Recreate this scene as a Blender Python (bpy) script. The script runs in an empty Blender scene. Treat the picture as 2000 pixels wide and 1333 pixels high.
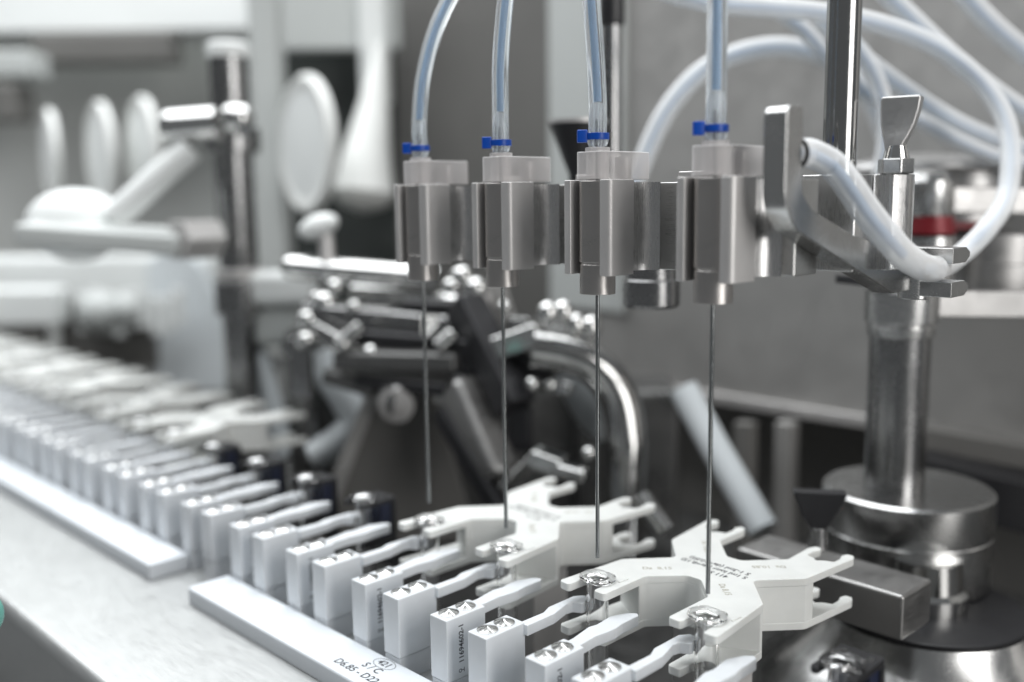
import bpy, bmesh, math, random
from mathutils import Vector, Matrix
random.seed(7)
R = math.radians
MM = 0.001
SC = bpy.context.scene
COL = SC.collection

# ------------------------------------------------------------------ camera, world, lamps, exposure
cam_d = bpy.data.cameras.new('camera'); cam = bpy.data.objects.new('camera', cam_d); COL.objects.link(cam)
cam.location = [0.321854, -0.265572, 0.034193]; cam.rotation_euler = [1.425666, 0.012041, 0.790275]
cam_d.sensor_width = 36; cam_d.lens = 34.7371; cam_d.clip_start = 0.02; cam_d.clip_end = 50
cam_d.dof.use_dof = True; cam_d.dof.focus_distance = 0.350; cam_d.dof.aperture_fstop = 3.8
SC.camera = cam
W = bpy.data.worlds.new('World'); SC.world = W; W.use_nodes = True
bg = W.node_tree.nodes['Background']; bg.inputs[0].default_value = (0.93, 0.97, 1.0, 1); bg.inputs[1].default_value = 0.15

def lamp(name, loc, target, sx, sy, power, col=(1, 1, 1)):
    d = bpy.data.lights.new(name, 'AREA'); d.shape = 'RECTANGLE'; d.size = sx; d.size_y = sy; d.energy = power; d.color = col
    o = bpy.data.objects.new(name, d); COL.objects.link(o); o.location = loc
    o.rotation_euler = (Vector(target) - Vector(loc)).to_track_quat('-Z', 'Y').to_euler()
    return o
lamp('ceiling_and_fill_light', (-0.35, 0.15, 1.3), (-0.25, 0.15, -0.1), 2.0, 1.3, 38, (0.96, 0.985, 1.0))
lamp('ceiling_and_fill_light', (-1.3, -0.1, 1.1), (0.0, 0.0, -0.12), 0.9, 0.7, 8, (0.96, 0.985, 1.0))  # added left fill lamp, brightens reflections on the cone screws; no ceiling fixture
lamp('side_light', (1.25, -0.05, 0.32), (0.05, 0.12, -0.05), 0.55, 0.9, 9, (1.0, 0.985, 0.965))
SC.view_settings.view_transform = 'Standard'; SC.view_settings.look = 'None'; SC.view_settings.exposure = 0.25; SC.view_settings.gamma = 1.0
SC.render.engine = 'CYCLES'
SC.cycles.use_denoising = True
SC.cycles.max_bounces = 14; SC.cycles.transmission_bounces = 12; SC.cycles.transparent_max_bounces = 12
SC.cycles.caustics_reflective = False

# ------------------------------------------------------------------ materials
def mat(name, col, rough=0.4, metal=0.0, trans=0.0, ior=1.46, sss=0.0, coat=0.0, bump=0.0, bscale=900, stretch=(1, 1, 1), rvar=0.0, cvar=0.0, spec=0.5, big=0.0, smudge=0.09):
    m = bpy.data.materials.new(name); m.use_nodes = True
    nt = m.node_tree; b = nt.nodes['Principled BSDF']
    b.inputs['Base Color'].default_value = (*col, 1); b.inputs['Roughness'].default_value = rough
    b.inputs['Metallic'].default_value = metal; b.inputs['Transmission Weight'].default_value = trans; b.inputs['IOR'].default_value = ior
    b.inputs['Coat Weight'].default_value = coat; b.inputs['Specular IOR Level'].default_value = spec
    if sss:
        b.inputs['Subsurface Weight'].default_value = sss; b.inputs['Subsurface Radius'].default_value = (1.0, 0.9, 0.8); b.inputs['Subsurface Scale'].default_value = 0.0015
    if bump or rvar or cvar:
        tc = nt.nodes.new('ShaderNodeTexCoord'); mp = nt.nodes.new('ShaderNodeMapping'); nz = nt.nodes.new('ShaderNodeTexNoise')
        mp.inputs['Scale'].default_value = stretch; nz.inputs['Scale'].default_value = bscale; nz.inputs['Detail'].default_value = 4
        nt.links.new(tc.outputs['Object'], mp.inputs[0]); nt.links.new(mp.outputs[0], nz.inputs['Vector'])
        if bump:
            bp = nt.nodes.new('ShaderNodeBump'); bp.inputs['Strength'].default_value = bump; bp.inputs['Distance'].default_value = 0.0002
            nt.links.new(nz.outputs['Fac'], bp.inputs['Height']); nt.links.new(bp.outputs[0], b.inputs['Normal'])
        if rvar:
            mr = nt.nodes.new('ShaderNodeMapRange'); mr.inputs[1].default_value = 0.3; mr.inputs[2].default_value = 0.7
            mr.inputs[3].default_value = max(0.02, rough - rvar); mr.inputs[4].default_value = rough + rvar
            n3 = nt.nodes.new('ShaderNodeTexNoise'); n3.inputs['Scale'].default_value = 70; n3.inputs['Detail'].default_value = 6; n3.inputs['Distortion'].default_value = 0.6
            m3 = nt.nodes.new('ShaderNodeMapRange'); m3.inputs[1].default_value = 0.35; m3.inputs[2].default_value = 0.75; m3.inputs[3].default_value = -0.02; m3.inputs[4].default_value = smudge
            ad = nt.nodes.new('ShaderNodeMath'); ad.operation = 'ADD'
            nt.links.new(tc.outputs['Object'], n3.inputs['Vector']); nt.links.new(n3.outputs['Fac'], m3.inputs[0])
            nt.links.new(nz.outputs['Fac'], mr.inputs[0]); nt.links.new(mr.outputs[0], ad.inputs[0]); nt.links.new(m3.outputs[0], ad.inputs[1]); nt.links.new(ad.outputs[0], b.inputs['Roughness'])
        if cvar:
            n2 = nt.nodes.new('ShaderNodeTexNoise'); n2.inputs['Scale'].default_value = big or bscale; n2.inputs['Detail'].default_value = 5
            nt.links.new(mp.outputs[0] if not big else tc.outputs['Object'], n2.inputs['Vector'])
            cr = nt.nodes.new('ShaderNodeValToRGB'); cr.color_ramp.elements[0].position = 0.3; cr.color_ramp.elements[1].position = 0.7
            cr.color_ramp.elements[0].color = (*[c * (1 - cvar) for c in col], 1); cr.color_ramp.elements[1].color = (*[min(1, c * (1 + cvar)) for c in col], 1)
            nt.links.new(n2.outputs['Fac'], cr.inputs[0]); nt.links.new(cr.outputs[0], b.inputs['Base Color'])
    return m
def thin(name, tint, body, rough, clear_c, clear_e, blend=0.35, spec=0.5, sheen_ior=1.45, power=1.0, sub=0.0):
    # thin-walled clear plastic or glass: mostly see-through face on, denser where the wall is seen edge on
    m = bpy.data.materials.new(name); m.use_nodes = True; nt = m.node_tree; b = nt.nodes['Principled BSDF']
    b.inputs['Base Color'].default_value = (*body, 1); b.inputs['Roughness'].default_value = rough; b.inputs['IOR'].default_value = sheen_ior
    if sub:
        b.inputs['Subsurface Weight'].default_value = sub; b.inputs['Subsurface Radius'].default_value = (1, 1, 1); b.inputs['Subsurface Scale'].default_value = 0.006
    tr = nt.nodes.new('ShaderNodeBsdfTransparent'); tr.inputs[0].default_value = (*tint, 1)
    lw = nt.nodes.new('ShaderNodeLayerWeight'); lw.inputs['Blend'].default_value = blend
    mr = nt.nodes.new('ShaderNodeMapRange'); mr.inputs[3].default_value = 1 - clear_c; mr.inputs[4].default_value = 1 - clear_e
    mx = nt.nodes.new('ShaderNodeMixShader'); out = nt.nodes['Material Output']
    nz = nt.nodes.new('ShaderNodeTexNoise'); nz.inputs['Scale'].default_value = 260; bp = nt.nodes.new('ShaderNodeBump'); bp.inputs['Strength'].default_value = 0.04; bp.inputs['Distance'].default_value = 0.0002
    tc = nt.nodes.new('ShaderNodeTexCoord'); nt.links.new(tc.outputs['Object'], nz.inputs['Vector']); nt.links.new(nz.outputs['Fac'], bp.inputs['Height']); nt.links.new(bp.outputs[0], b.inputs['Normal'])
    pw = nt.nodes.new('ShaderNodeMath'); pw.operation = 'POWER'; pw.inputs[1].default_value = power
    nt.links.new(lw.outputs['Facing'], pw.inputs[0]); nt.links.new(pw.outputs[0], mr.inputs[0]); nt.links.new(mr.outputs[0], mx.inputs[0]); nt.links.new(tr.outputs[0], mx.inputs[1]); nt.links.new(b.outputs[0], mx.inputs[2]); nt.links.new(mx.outputs[0], out.inputs['Surface'])
    b.inputs['Specular IOR Level'].default_value = spec
    return m
M = dict(
    pom=mat('cool white moulded plastic', (0.70, 0.725, 0.75), 0.36, sss=0.12, bump=0.06, bscale=1800, cvar=0.03, big=110),
    cone=mat('machined cone face', (0.76, 0.76, 0.75), 0.18, 1.0, rvar=0.04, bscale=1500, smudge=0.02),
    ivory=mat('warm white printed plastic', (0.73, 0.74, 0.72), 0.42, sss=0.12, bump=0.06, bscale=1800, cvar=0.035, big=110),
    plate=mat('white rail plastic', (0.68, 0.715, 0.75), 0.36, bump=0.05, bscale=2500, cvar=0.02, big=40),
    satin=mat('bead blasted steel', (0.60, 0.585, 0.575), 0.50, 0.72, bump=0.12, bscale=5000, rvar=0.06, cvar=0.03, big=90),
    brushed_x=mat('steel brushed along the row', (0.52, 0.52, 0.51), 0.30, 1.0, bump=0.2, bscale=7000, stretch=(0.02, 1, 1), rvar=0.08),
    brushed_z=mat('steel brushed upright', (0.55, 0.545, 0.54), 0.26, 1.0, bump=0.16, bscale=7000, stretch=(1, 1, 0.02), rvar=0.08),
    bed=mat('brushed stainless bed', (0.56, 0.57, 0.565), 0.42, 0.9, bump=0.14, bscale=1600, stretch=(0.05, 1, 1), rvar=0.06, cvar=0.012, big=70, smudge=0.015),
    steel=mat('turned steel', (0.50, 0.50, 0.495), 0.22, 1.0, bump=0.05, bscale=1500, stretch=(1, 1, 8), rvar=0.05),
    dull=mat('dull grey steel', (0.36, 0.355, 0.35), 0.38, 1.0, rvar=0.06, bscale=900, stretch=(1, 0.1, 1)),
    dull_light=mat('dull light steel', (0.50, 0.495, 0.49), 0.42, 1.0, rvar=0.06, bscale=900),
    dark_steel=mat('dark turned steel', (0.27, 0.27, 0.27), 0.22, 1.0, rvar=0.05, bscale=800),
    chrome=mat('polished steel', (0.62, 0.62, 0.61), 0.08, 1.0, rvar=0.03, bscale=600, smudge=0.05),
    mirror=mat('dark polished steel', (0.36, 0.36, 0.355), 0.10, 1.0, rvar=0.03, bscale=600),
    needle=mat('needle steel', (0.30, 0.31, 0.31), 0.16, 1.0, rvar=0.05, bscale=900),
    bush=mat('ground bushing steel', (0.46, 0.44, 0.425), 0.32, 1.0, bump=0.1, bscale=3000, stretch=(1, 1, 6), rvar=0.06),
    frost=thin('frosted clear plastic', (0.97, 0.955, 0.95), (0.88, 0.86, 0.855), 0.36, 0.62, 0.15, power=1.2),
    clear=thin('clear plastic', (0.98, 0.99, 1.0), (0.85, 0.88, 0.9), 0.06, 0.85, 0.2, spec=0.9),
    silicone=mat('clear silicone hose', (0.93, 0.965, 0.99), 0.14, 0.0, trans=0.88, ior=1.25, bump=0.04, bscale=300, stretch=(1, 1, 0.2)),
    milky=thin('milky silicone hose', (0.96, 0.975, 0.985), (0.93, 0.95, 0.955), 0.2, 0.62, 0.02, blend=0.5, power=1.0, sub=0.7),
    lumen=mat('hose bore', (0.22, 0.36, 0.54), 0.35),
    glass=mat('syringe flange glass', (1, 1, 1), 0.0, 0.0, trans=1.0, ior=1.5),
    barrel=thin('syringe barrel glass', (0.96, 0.975, 0.97), (0.55, 0.57, 0.57), 0.03, 0.94, 0.1, blend=0.5, spec=1.0, sheen_ior=1.52, power=4.0),
    blue=mat('blue nylon', (0.0, 0.065, 0.42), 0.34, bump=0.05, bscale=1500, cvar=0.06),
    black=mat('black plastic', (0.016, 0.016, 0.018), 0.36, bump=0.1, bscale=2000, rvar=0.06),
    navy=mat('dark blue plastic', (0.014, 0.019, 0.045), 0.4, bump=0.1, bscale=2000, rvar=0.06),
    ink=mat('laser print', (0.045, 0.045, 0.05), 0.6, cvar=0.5, bscale=1500),
    faint=mat('faint laser print', (0.42, 0.40, 0.34), 0.6, cvar=0.25, bscale=1500),
    red=mat('red anodised ring', (0.17, 0.008, 0.014), 0.38, 0.2, rvar=0.06, bscale=500),
    wall=mat('grey steel panel', (0.44, 0.432, 0.42), 0.42, 0.55, cvar=0.06, big=5, rvar=0.08, bscale=40),
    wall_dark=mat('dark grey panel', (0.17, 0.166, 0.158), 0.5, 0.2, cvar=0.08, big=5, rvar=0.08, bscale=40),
    frame=mat('pale painted frame', (0.52, 0.54, 0.53), 0.45, cvar=0.04, big=10),
    room=mat('cleanroom wall paint', (0.62, 0.63, 0.61), 0.6, cvar=0.12, big=3),
    white=mat('white painted housing', (0.82, 0.84, 0.83), 0.45, cvar=0.04, big=9),
    glove=mat('white rubber glove port', (0.80, 0.81, 0.79), 0.55, cvar=0.06, big=14),
    pane=mat('dark window', (0.045, 0.05, 0.048), 0.12, cvar=0.25, big=6),
    table=mat('dark machine deck', (0.13, 0.13, 0.128), 0.35, 0.7, cvar=0.1, big=12, rvar=0.1, bscale=60),
    teal=mat('teal cover', (0.16, 0.44, 0.38), 0.5, cvar=0.1, big=30),
    cover=mat('pale plastic cover', (0.72, 0.76, 0.78), 0.35, cvar=0.04, big=12),
)

# ------------------------------------------------------------------ mesh helpers (millimetres, world coordinates)
def fil(pts, n=4):
    out = []; k = len(pts)
    for i in range(k):
        x, y = pts[i][:2]; r = pts[i][2] if len(pts[i]) > 2 else 0
        if r <= 0: out.append((x, y)); continue
        a = Vector(pts[i - 1][:2]); b = Vector((x, y)); c = Vector(pts[(i + 1) % k][:2])
        u = (a - b).normalized(); v = (c - b).normalized(); ang = u.angle(v)
        t = min(r / math.tan(ang / 2), 0.48 * (a - b).length, 0.48 * (c - b).length); rr = t * math.tan(ang / 2)
        cen = b + (u + v).normalized() * (rr / math.sin(ang / 2))
        s = b + u * t - cen; e = b + v * t - cen
        da = math.atan2(s.x * e.y - s.y * e.x, s.dot(e)); a0 = math.atan2(s.y, s.x)
        for j in range(n + 1):
            w = a0 + da * j / n; out.append((cen.x + rr * math.cos(w), cen.y + rr * math.sin(w)))
    return out
def catmull(pts, n=8):
    P = [Vector(p) for p in pts]; P = [2 * P[0] - P[1]] + P + [2 * P[-1] - P[-2]]; out = []
    for i in range(1, len(P) - 2):
        for j in range(n):
            t = j / n; a, b, c, d = P[i - 1:i + 3]
            out.append(0.5 * ((2 * b) + (c - a) * t + (2 * a - 5 * b + 4 * c - d) * t * t + (3 * b - a - 3 * c + d) * t ** 3))
    out.append(P[-2]); return out
class MB:
    def __init__(s): s.v = []; s.f = []
    def add(s, vs, fs):
        o = len(s.v); s.v += [tuple(v) for v in vs]; s.f += [tuple(o + i for i in f) for f in fs]; return s
    def prism(s, poly, a0, a1, plane='xy', origin=(0, 0, 0), rot=0):
        n = len(poly); ox, oy, oz = origin; c, q = math.cos(rot), math.sin(rot); vs = []
        for a in (a0, a1):
            for (x, y) in poly:
                if plane == 'xy': w = (x, y, a)
                elif plane == 'xz': w = (x, a, y)
                else: w = (a, x, y)
                vs.append((ox + w[0] * c - w[1] * q, oy + w[0] * q + w[1] * c, oz + w[2]))
        fs = [tuple(range(n - 1, -1, -1)), tuple(range(n, 2 * n))] + [(i, (i + 1) % n, n + (i + 1) % n, n + i) for i in range(n)]
        return s.add(vs, fs)
    def box(s, x0, x1, y0, y1, z0, z1): return s.prism([(x0, y0), (x1, y0), (x1, y1), (x0, y1)], z0, z1)
    def slab(s, r, t, yaw=0.790275, off=0.0, du=0.0, dz=0.0, w=None, h=None):
        cx, cy, cz, ww, hh = r; w = w or ww; h = h or hh
        return s.prism([(-w / 2 + du, off), (w / 2 + du, off), (w / 2 + du, off + t), (-w / 2 + du, off + t)], -h / 2 + dz, h / 2 + dz, origin=(cx, cy, cz), rot=yaw)
    def ring(s, prof, cen, axis=(0, 0, 1), n=32, close=True):
        ax = Vector(axis).normalized(); u = ax.orthogonal().normalized(); v = ax.cross(u); cen = Vector(cen); vs = []; fs = []
        for (r, h) in prof:
            for i in range(n):
                a = 2 * math.pi * i / n; vs.append(cen + ax * h + (u * math.cos(a) + v * math.sin(a)) * r)
        m = len(prof)
        for j in range(m - 1):
            for i in range(n): fs.append((j * n + i, j * n + (i + 1) % n, (j + 1) * n + (i + 1) % n, (j + 1) * n + i))
        if close: fs.append(tuple(range(n - 1, -1, -1))); fs.append(tuple((m - 1) * n + i for i in range(n)))
        else:
            for i in range(n): fs.append(((m - 1) * n + i, (m - 1) * n + (i + 1) % n, (i + 1) % n, i))
        return s.add(vs, fs)
    def cyl(s, p0, p1, r0, r1=None, n=28):
        d = Vector(p1) - Vector(p0); return s.ring([(r0, 0), (r0 if r1 is None else r1, d.length)], p0, d, n)
    def tube(s, pts, r, n=16, sub=8, smooth=True):
        P = catmull(pts, sub) if smooth else [Vector(p) for p in pts]; vs = []; fs = []; u = None
        rr = r if callable(r) else (lambda t: r)
        for i, q in enumerate(P):
            t = (P[min(i + 1, len(P) - 1)] - P[max(i - 1, 0)]).normalized()
            u = t.orthogonal().normalized() if u is None else (u - t * u.dot(t)).normalized()
            v = t.cross(u); rad = rr(i / (len(P) - 1))
            for k in range(n):
                a = 2 * math.pi * k / n; vs.append(q + (u * math.cos(a) + v * math.sin(a)) * rad)
        for i in range(len(P) - 1):
            for k in range(n): fs.append((i * n + k, i * n + (k + 1) % n, (i + 1) * n + (k + 1) % n, (i + 1) * n + k))
        fs.append(tuple(range(n - 1, -1, -1))); fs.append(tuple((len(P) - 1) * n + k for k in range(n)))
        return s.add(vs, fs)
    def bar(s, p0, p1, w, h, up=(0, 0, 1)):
        p0, p1 = Vector(p0), Vector(p1); d = (p1 - p0).normalized(); a = d.cross(Vector(up)).normalized(); b = a.cross(d); vs = []
        for q in (p0, p1):
            for (i, j) in ((-1, -1), (1, -1), (1, 1), (-1, 1)): vs.append(q + a * (i * w / 2) + b * (j * h / 2))
        return s.add(vs, [(3, 2, 1, 0), (4, 5, 6, 7), (0, 1, 5, 4), (1, 2, 6, 5), (2, 3, 7, 6), (3, 0, 4, 7)])
    def ball(s, c, rx, ry=None, rz=None, n=20, m=12, rot=None):
        ry = ry or rx; rz = rz or rx; c = Vector(c); vs = []; fs = []; q = rot or Matrix.Identity(3)
        vs.append(c + q @ Vector((0, 0, -rz)))
        for j in range(1, m):
            ph = -math.pi / 2 + math.pi * j / m
            for i in range(n):
                a = 2 * math.pi * i / n; vs.append(c + q @ Vector((rx * math.cos(ph) * math.cos(a), ry * math.cos(ph) * math.sin(a), rz * math.sin(ph))))
        vs.append(c + q @ Vector((0, 0, rz))); T = len(vs) - 1
        for i in range(n):
            fs.append((0, 1 + (i + 1) % n, 1 + i)); fs.append((T, 1 + (m - 2) * n + i, 1 + (m - 2) * n + (i + 1) % n))
        for j in range(m - 2):
            for i in range(n): a = 1 + j * n; fs.append((a + i, a + (i + 1) % n, a + n + (i + 1) % n, a + n + i))
        return s.add(vs, fs)
    def build(s, name, material, parent=None, bevel=0, seg=2, angle=35):
        o0 = Vector((0, 0, 0)); q = parent
        while q is not None: o0 += q.location / MM; q = q.parent
        me = bpy.data.meshes.new(name)
        me.from_pydata([tuple((Vector(v) - o0) * MM) for v in s.v], [], s.f)
        bm = bmesh.new(); bm.from_mesh(me); bmesh.ops.recalc_face_normals(bm, faces=bm.faces); bm.to_mesh(me); bm.free()
        me.polygons.foreach_set('use_smooth', [True] * len(me.polygons)); me.set_sharp_from_angle(angle=R(angle))
        me.materials.append(M[material]); o = bpy.data.objects.new(name, me); COL.objects.link(o); o.parent = parent
        if bevel:
            b = o.modifiers.new('bevel', 'BEVEL'); b.width = bevel * MM; b.segments = seg; b.limit_method = 'ANGLE'; b.angle_limit = R(40); b.harden_normals = True
        return o
def tag(o, label, cat, group=None, kind=None):
    o['label'] = label; o['category'] = cat
    if group: o['group'] = group
    if kind: o['kind'] = kind
    return o
def thing(name, loc, label, cat, group=None):
    o = bpy.data.objects.new(name, None); COL.objects.link(o); o.location = Vector(loc) * MM; o.empty_display_size = 0.005
    return tag(o, label, cat, group)
def dup(root, off, label=None):
    def cp(o, parent):
        c = o.copy(); COL.objects.link(c); c.parent = parent
        for ch in list(kids.get(o, [])): cp(ch, c)
        return c
    kids = {}
    for o in list(COL.objects):
        if o.parent is not None: kids.setdefault(o.parent, []).append(o)
    c = cp(root, None); c.location = root.location + Vector(off) * MM
    if label: c['label'] = label
    return c
def struct(o): o['kind'] = 'structure'; return o
def text(name, body, size, material, loc, xdir, ydir, parent, align='CENTER', bold=0.07):
    cu = bpy.data.curves.new(name, 'FONT'); cu.body = body; cu.size = size * MM; cu.align_x = align; cu.align_y = 'CENTER'; cu.resolution_u = 3; cu.space_line = 0.85; cu.offset = bold * MM
    t = bpy.data.objects.new(name, cu); COL.objects.link(t); dg = bpy.context.evaluated_depsgraph_get()
    me = bpy.data.meshes.new_from_object(t.evaluated_get(dg)); bpy.data.objects.remove(t)
    x = Vector(xdir).normalized(); y = Vector(ydir); y = (y - x * y.dot(x)).normalized(); z = x.cross(y)
    o0 = Vector((0, 0, 0)); q = parent
    while q is not None: o0 += q.location; q = q.parent
    mt = Matrix((x, y, z)).transposed().to_4x4(); mt.translation = Vector(loc) * MM - o0
    me.transform(mt); me.materials.clear(); me.materials.append(M[material]); me.name = name
    o = bpy.data.objects.new(name, me); COL.objects.link(o); o.parent = parent
    return o

# ------------------------------------------------------------------ setting: bed, deck
b = MB()
b.prism(fil([(-131.5, -147, 5), (-6, -147, 0), (-6, -200, 0), (-128, -200, 0), (-128, -165, 0)], 6), -1500, 700, 'yz')
struct(b.build('machine_bed', 'bed', None, 0.4))
b = MB(); b.box(-1500, 700, -150, -127, -206, -200.5); b.box(-1500, 700, -127, -122, -330, -200.5)
struct(b.build('bed_apron', 'table', None, 1))
b = MB(); b.box(-1600, 900, -120, 900, -245, -235)
struct(b.build('machine_deck', 'table', None))
# ------------------------------------------------------------------ white rail plates
def rail_plate(x0, x1, label):
    t = thing('rail_plate', ((x0 + x1) / 2, -60, -147), label, 'plastic rail', 'white rail plates along the bed')
    m = MB(); m.prism(fil([(-71.2, -146.99, 0), (-50.9, -146.99, 0), (-50.9, -139, 0.6), (-71.2, -139, 1.2)], 3), x0, x1, 'yz')
    m.build('plate', 'plate', t, 0.5)
    return t
rp = rail_plate(-86, 190, 'white plastic rail plate printed 421 S / C, nearest along the steel bed')
text('print', '421', 4.6, 'ink', (38.2, -55.0, -138.93), (1, 0, 0), (0, 1, 0), rp)
m = MB(); N = 32
for i in range(N):
    a = 2 * math.pi * i / N; c = 2 * math.pi * (i + 1) / N
    m.add([(38.2 + ra * math.cos(w), -55.0 + rb * math.sin(w), -138.93) for ra, rb, w in ((5.6, 3.3, a), (5.6, 3.3, c), (5.35, 3.05, c), (5.35, 3.05, a))], [(0, 1, 2, 3)])
m.build('print_ring', 'ink', rp)
text('print', 'S / C', 5.0, 'ink', (37.5, -60.2, -138.93), (1, 0, 0), (0, 1, 0), rp)
text('print', 'D6.85 - D22', 5.0, 'ink', (22.0, -65.6, -138.93), (1, 0, 0), (0, 1, 0), rp, 'LEFT')
rail_plate(-255, -125.5, 'blurred white plastic rail plate in the middle, ending at the gap in the rail')
rail_plate(-620, -256.5, 'blurred white plastic rail plate farthest up the bed, at the left edge')

# ------------------------------------------------------------------ gripper jaws
ORD = ['nearest', 'second', 'third', 'fourth', 'fifth', 'sixth', 'seventh', 'eighth', 'ninth', 'tenth', 'eleventh', 'twelfth', 'thirteenth', 'fourteenth', 'fifteenth', 'sixteenth', 'seventeenth', 'eighteenth', 'nineteenth', 'twentieth']
def jaw(x0, x1, arm, printed, label):
    t = thing('gripper_jaw', ((x0 + x1) / 2, -41, -190), label, 'gripper', 'white gripper jaws in a row behind the rail')
    m = MB(); m.box(x0, x1, -50.5, -31.6, -137.6, -114); bl = m.build('block', 'pom', t, 0.45)
    m = MB(); m.box(x0 + 0.25, x1 - 0.25, -50.2, -31.9, -190, -137.75); m.build('lower_block', 'pom', t, 0.3)
    m = MB(); m.prism(fil(arm, 4), -118.4, -114.35); m.build('arm', 'pom', t, 0.35)
    for cy in (-45.0, -36.9):
        cx = (x0 + x1) / 2 - 0.45
        m = MB(); m.ring([(3.75, -114.3), (3.75, -113.75), (3.45, -113.65), (0.12, -112.45)], (cx, cy, 0), n=48); m.build('cone_screw', 'cone', t, angle=20)
    if printed:
        text('print', '11694602-1', 3.1, 'ink', (x1 + 0.04, -43.6, -124.4), (0, 0, 1), (0, -1, 0), t)
        m = MB(); x = x1 + 0.04                                # printed symbol: ring on a stem with a foot
        for i in range(16):
            a = 2 * math.pi * i / 16; c = 2 * math.pi * (i + 1) / 16
            m.add([(x, -44.4 + q * math.sin(w), -134.6 + q * math.cos(w)) for q, w in ((0.75, a), (0.75, c), (0.45, c), (0.45, a))], [(0, 1, 2, 3)])
        m.add([(x, -43.7, -134.75), (x, -42.4, -134.75), (x, -42.4, -134.45), (x, -43.7, -134.45)], [(0, 1, 2, 3)])
        m.add([(x, -42.7, -135.5), (x, -42.4, -135.5), (x, -42.4, -133.7), (x, -42.7, -133.7)], [(0, 1, 2, 3)])
        m.build('print_symbol', 'ink', t)
    return t
ARM_L = [(61.6, -32.5), (67.0, -32.5), (66.2, -22, 1.0), (66.9, -17, 1.0), (67.2, -13, 1.0), (66.4, -8, 1.0), (66.4, 1.0, 0.8), (64.8, 2.4, 0.8), (62.2, 0.2, 1), (59.4, -6.2, 1.0), (60.4, -14.7, 1.5), (59.6, -18.5, 1.5), (61.6, -29, 1.0)]
ARM_R = [(87.6, -32.5), (91.6, -32.5), (91.5, -18.5, 1.0), (89.1, -9.5, 1.2), (89.6, -6.6, 0.8), (92.6, -4.9, 0.8), (93.1, -3.4, 0.8), (91.7, -1.9, 0.6), (93.3, -0.6, 0.8), (92.9, 1.3, 0.8), (88.2, 1.3, 1), (85.9, -2, 1.0), (86.0, -15.8, 1.0), (87.9, -20.4, 1.0)]
L_X = (60.0, 69.2); R_X = (80.2, 89.7)
def jl(pref, i): return f'{pref} white gripper jaw, {ORD[i]} of its sort from the near right end'
jL = jaw(*[x + 96 for x in L_X], [(a[0] + 96, *a[1:]) for a in ARM_L], True, 'white printed gripper jaw at the bottom edge, arm reaching right of the nearest syringe')
jR = jaw(*[x + 96 for x in R_X], [(a[0] + 96, *a[1:]) for a in ARM_R], False, 'plain white gripper jaw below the bottom edge, arm to the holder at bottom right')
for k in range(1, 20):
    dup(jL, (-48 * k, 0, 0), 'white gripper jaw printed 11694602-1 with its whole number readable, left of the fourth needle' if k == 2 else jl('printed' if k < 5 else 'blurred narrow-armed', k))
    dup(jR, (-48 * k, 0, 0), jl('plain' if k < 5 else 'blurred hook-armed', k))

# ------------------------------------------------------------------ star carriers
HALF = [(0, -11.2), (3.0, -11.2, 3), (13.8, -22.5, 3.5), (13.8, -46.2, 1.3), (19.0, -46.2, 1.2), (19.4, -39.0, 2), (20.6, -35.2, 2), (24.0, -33.4, 3), (27.4, -35.2, 2), (28.8, -39.0, 2), (29.0, -48.2, 1.3), (34.4, -47.6, 1.6),
        (31.2, -14.8, 2.2), (17.2, 1.2, 2.5), (30.4, 16.2, 5), (33.6, 46.6, 1.5), (32.2, 49.8, 1.4), (29.2, 49.6, 1.2), (28.6, 46.4, 1.5), (29.8, 43.0, 1.5), (29.6, 38.6, 0.4), (26.2, 37.4, 0.3), (24.0, 35.4, 0.5), (21.8, 37.4, 0.3), (18.6, 38.2, 0.4), (18.4, 43.0, 1.5), (19.6, 46.4, 1.2), (18.8, 49.2, 1.2), (16.2, 49.2, 1.2), (15.0, 46.0, 1.5), (15.4, 29.0, 3), (3.2, 15.6, 3), (0, 15.6)]
CORE = [(0, -11.3), (3.0, -11.3, 3), (13.9, -22.6, 3), (14.3, -26.0, 0.6), (31.0, -16.0, 0.8), (31.1, -14.8, 1), (17.1, 1.2, 2.5), (30.2, 16.2, 1), (30.8, 21.0, 0.6), (15.4, 30.2, 0.6), (15.4, 29.0, 1), (3.2, 15.7, 3), (0, 15.7)]
def mirror(h): return h[1:-1] + [(-a[0], *a[1:]) for a in reversed(h[1:-1])]
def shift(poly, x, y): return [(a[0] + x, a[1] + y, *a[2:]) for a in poly]
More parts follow.
